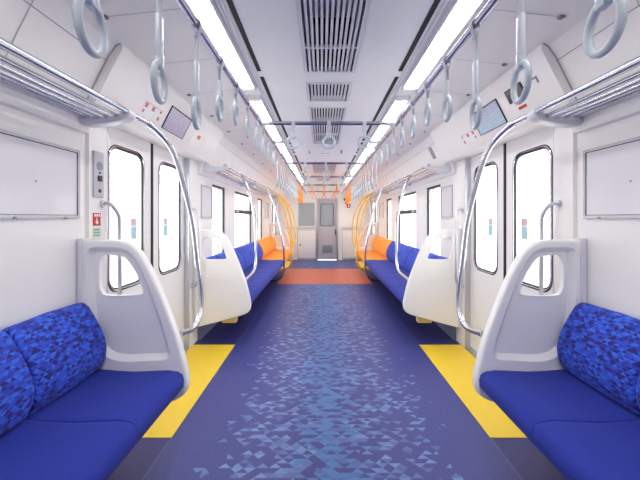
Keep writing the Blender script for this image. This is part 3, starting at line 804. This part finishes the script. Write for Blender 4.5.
# intercom and notices on the near left pillar
t = thing('intercom_panel', 'narrow grey intercom plate with speaker on the pillar by the left door', 'intercom', (-W, 1.94, 1.41))
box_ob('plate', (-W, -W + 0.012, 1.90, 1.985, 1.42, 1.69), 'greyplate', t, r=0.004)
bm = B(); tube(bm, [(-W + 0.011, 1.945, 1.605), (-W + 0.015, 1.945, 1.605)], 0.026, 20); ob('speaker_grille', bm, 'greybox', t)
box_ob('button', (-W + 0.011, -W + 0.02, 1.928, 1.962, 1.515, 1.55), 'gasket', t, r=0.003)
bm = B(); tube(bm, [(-W + 0.011, 1.945, 1.565), (-W + 0.016, 1.945, 1.565)], 0.006, 10); ob('lamp', bm, 'dark', t)
bm = B(); tube(bm, [(-W + 0.011, 1.945, 1.46), (-W + 0.016, 1.945, 1.46)], 0.011, 12); ob('keyhole', bm, 'gasket', t)
t = thing('emergency_notice', 'red notice with white hand symbol below the intercom', 'notice', (-W, 1.94, 1.25))
box_ob('plate', (-W, -W + 0.003, 1.905, 1.968, 1.255, 1.33), 'red', t)
bm = B()
for q in range(3): bx(bm, -W + 0.003, -W + 0.0038, 1.913 + q * 0.018, 1.926 + q * 0.018, 1.308, 1.324)
ob('lettering', bm, 'paper', t)
bm = B(); tube(bm, [(-W + 0.003, 1.936, 1.276), (-W + 0.0038, 1.936, 1.276)], 0.012, 12); bx(bm, -W + 0.003, -W + 0.0038, 1.931, 1.937, 1.28, 1.302); ob('hand_symbol', bm, 'paper', t)
t = thing('instruction_label', 'pale green label under the red notice', 'label', (-W, 1.94, 1.18))
box_ob('plate', (-W, -W + 0.003, 1.905, 1.968, 1.185, 1.245), 'green', t)
bm = B()
for q in range(3): bx(bm, -W + 0.003, -W + 0.0038, 1.912, 1.960, 1.195 + q * 0.016, 1.203 + q * 0.016)
ob('text_lines', bm, 'greybox', t)

# things mounted on the door headers: a point on the sloped face from (t, y)
def face(sg, t, y, out=0.0):
    w, h = 1.262 + (1.118 - 1.262) * (1 - t), 1.908 + (2.19 - 1.908) * (1 - t)
    nx, nz = -0.8906, -0.4548
    return Vector((sg * (w + nx * out), y, h + nz * out))
def plaque(sg, t0, t1, ya, yb, o0, o1, name, material, parent):
    bm = B(); uv = bm.loops.layers.uv.verify()
    A = [bm.verts.new(face(sg, t, y, o1)) for t, y in ((t1, ya), (t1, yb), (t0, yb), (t0, ya))]
    C = [bm.verts.new(face(sg, t, y, o0)) for t, y in ((t1, ya), (t1, yb), (t0, yb), (t0, ya))]
    f = bm.faces.new(A)
    for lp, c in zip(f.loops, ((0, 0), (1, 0), (1, 1), (0, 1))): lp[uv].uv = c
    bm.faces.new(C[::-1])
    for i in range(4): bm.faces.new((A[i], A[(i + 1) % 4], C[(i + 1) % 4], C[i]))
    return ob(name, bm, material, parent)
def screen(sg, t0, t1, ya, yb, m, label):
    t = thing('display_screen', label, 'screen', face(sg, t1, (ya + yb) / 2), 'screens over the doors')
    plaque(sg, t0, t1, ya, yb, 0.0, 0.006, 'bezel', 'black', t)
    plaque(sg, t0 + 0.03, t1 - 0.015, ya + 0.008, yb - 0.015, 0.006, 0.0075, 'screen', m, t)
screen(-1, 0.22, 0.80, 2.42, 2.78, 'screenA', 'lilac grey screen on the header above the left door')
screen(1, 0.22, 0.80, 2.28, 2.66, 'screenB', 'pale blue screen on the header above the right door')
screen(1, 0.22, 0.50, 2.00, 2.17, 'screenC', 'small dark display on the right header, beside the pale blue screen')
def notice(sg, t0, t1, ya, yb, label, marks, m='paper', mm='palered'):
    t = thing('notice', label, 'notice', face(sg, t1, (ya + yb) / 2), 'notices on the door headers')
    plaque(sg, t0, t1, ya, yb, 0.0, 0.0015, 'sheet', m, t)
    for (a, b, c, d) in marks:
        plaque(sg, t0 + (t1 - t0) * a, t0 + (t1 - t0) * b, ya + (yb - ya) * c, ya + (yb - ya) * d, 0.0015, 0.0022, 'symbol', mm, t)
four = [(0.1, 0.45, 0.06, 0.2), (0.1, 0.45, 0.42, 0.56), (0.1, 0.3, 0.84, 0.94), (0.62, 0.9, 0.06, 0.14), (0.6, 0.9, 0.84, 0.94), (0.02, 0.05, 0.02, 0.98)]
notice(-1, 0.46, 0.74, 2.12, 2.36, 'white notice with small red symbols left of the lilac screen', four)
notice(1, 0.55, 0.82, 2.72, 2.98, 'white notice with small red symbols beyond the pale blue screen', four)
notice(-1, 0.42, 0.84, 2.92, 3.14, 'pale notice with an orange square beyond the lilac screen', [(0.1, 0.35, 0.45, 0.75)], 'header', 'orangeprint')
notice(1, 0.62, 0.72, 2.03, 2.13, 'small red label under the small dark display', [(0.2, 0.8, 0.1, 0.9)], 'paper', 'red')
notice(1, 0.28, 0.44, 1.86, 1.92, 'tiny white label with dark marks at the near end of the right header', [(0.1, 0.3, 0.1, 0.9), (0.3, 0.9, 0.1, 0.35)], 'paper', 'brown')
bm = B(); t = thing('wall_plate', 'small grey plate high on the right wall above the far rack', 'plate', (1.26, 4.1, 2.02))
A = [bm.verts.new((w, y, h)) for w, h in ((1.272, 1.995), (1.208, 2.125)) for y in (3.82, 3.90)]; C = [bm.verts.new((v.co.x - 0.008, v.co.y, v.co.z - 0.003)) for v in A]
for f in ((0, 1, 3, 2), ): bm.faces.new([C[i] for i in f])
for a, b in ((0, 1), (1, 3), (3, 2), (2, 0)): bm.faces.new((A[a], A[b], C[b], C[a]))
ob('plate', bm, 'greybox', t)

# ------------------------------------------------------------------ end wall fittings
for sg, x0, x1 in ((-1, -1.22, -0.27), (1, 0.56, 1.24)):
    t = thing('end_handrail', 'horizontal steel handrail on the end wall, %s of the end door' % SIDE[sg], 'handrail', ((x0 + x1) / 2, Y1, 0.99), 'end wall handrails')
    bm = B(); tube(bm, [(x0, Y1 - 0.06, 0.99), (x1, Y1 - 0.06, 0.99)], 0.016, 12); ob('bar', bm, 'steel', t)
    for x_ in (x0 + 0.05, x1 - 0.05):
        bm = B(); tube(bm, [(x_, Y1, 0.99), (x_, Y1 - 0.06, 0.99)], 0.012, 10); ob('bracket', bm, 'steel', t)
    a, b = (-0.78, -0.27) if sg < 0 else (0.60, 1.15)
    t = thing('wall_cabinet', 'flush white cabinet low in the end wall, %s of the end door' % SIDE[sg], 'cabinet', ((a + b) / 2, Y1, 0.08), 'end wall cabinets')
    box_ob('frame', (a - 0.03, b + 0.03, Y1 - 0.006, Y1, 0.05, 0.93), 'seam', t)
    d = box_ob('door', (a - 0.02, b + 0.02, Y1 - 0.018, Y1 - 0.004, 0.06, 0.92), 'door', t, r=0.004)
    bm = B(); lx = a + 0.06 if sg < 0 else b - 0.06; tube(bm, [(lx, Y1 - 0.018, 0.47), (lx, Y1 - 0.03, 0.47)], 0.022, 12); ob('lock', bm, 'gasket', d)
    bm = B(); rbox(bm, a - 0.03, b + 0.03, Y1 - 0.03, Y1, 0.0, 0.05, r=0.004); trim(bm, 'steel')
t = thing('security_camera', 'small black camera on the end wall near the right strap rail', 'camera', (0.67, Y1, 1.86))
bm = B(); rbox(bm, 0.62, 0.76, Y1 - 0.10, Y1 - 0.02, 1.84, 1.90, r=0.01); ob('body', bm, 'black', t)
bm = B(); tube(bm, [(0.69, Y1, 1.87), (0.69, Y1 - 0.03, 1.87)], 0.02, 12); ob('mount', bm, 'black', t)
bm = B(); tube(bm, [(0.645, Y1 - 0.10, 1.87), (0.645, Y1 - 0.115, 1.87)], 0.02, 12); ob('lens', bm, 'gasket', t)
t = thing('safety_sign', 'small square red and white sign on the end wall below the camera', 'sign', (0.77, Y1, 1.62))
box_ob('plate', (0.71, 0.83, Y1 - 0.006, Y1, 1.62, 1.74), 'red', t)
box_ob('symbol', (0.745, 0.795, Y1 - 0.008, Y1 - 0.006, 1.65, 1.71), 'paper', t)
for j, x_ in enumerate((-0.235, 0.235)):
    t = thing('ceiling_nozzle', 'tiny round nozzle on the ceiling, %s of the vent line past the nearest cross bar' % ('left', 'right')[j], 'nozzle', (x_, 4.85, HC), 'ceiling nozzles')
    bm = B(); tube(bm, [(x_, 4.85, HC), (x_, 4.85, HC - 0.012)], 0.02, 12); ob('flange', bm, 'alu', t)
    bm = B(); tube(bm, [(x_, 4.85, HC - 0.01), (x_, 4.85, HC - 0.05)], 0.012, 10); ob('tip', bm, 'greybox', t)
t = thing('ceiling_label', 'tiny dark lettered strip on the ceiling past the long vent', 'label', (0, 5.1, HC))
bm = B()
for x_ in (-0.05, -0.02, 0.03, 0.06): bx(bm, x_ - 0.01, x_ + 0.01, 5.08, 5.12, HC - 0.002, HC)
ob('lettering', bm, 'greybox', t)

# ------------------------------------------------------------------ daylight, camera
wd = bpy.data.worlds.new('World'); scn.world = wd; wd.use_nodes = True
bg = wd.node_tree.nodes['Background']; bg.inputs[0].default_value = (1.0, 0.99, 0.98, 1); bg.inputs[1].default_value = 4.5

cd = bpy.data.cameras.new('Camera'); cam = bpy.data.objects.new('Camera', cd); COL.objects.link(cam)
cam.location = (-0.052, 0, 1.30); cam.rotation_euler = (PI / 2, 0, 0)
cd.sensor_width = 36; cd.lens = 36 * 330 / 640; cd.shift_x = -2 / 640; cd.shift_y = -22 / 640; cd.clip_start = 0.02
scn.camera = cam
vs = scn.view_settings
vs.view_transform = 'Standard'; vs.look = 'None'; vs.gamma = 1.0; vs.exposure = 0.53
vs.use_curve_mapping = False
scn.cycles.max_bounces = 10; scn.cycles.diffuse_bounces = 6; scn.cycles.sample_clamp_indirect = 6.0
scn.cycles.transparent_max_bounces = 12
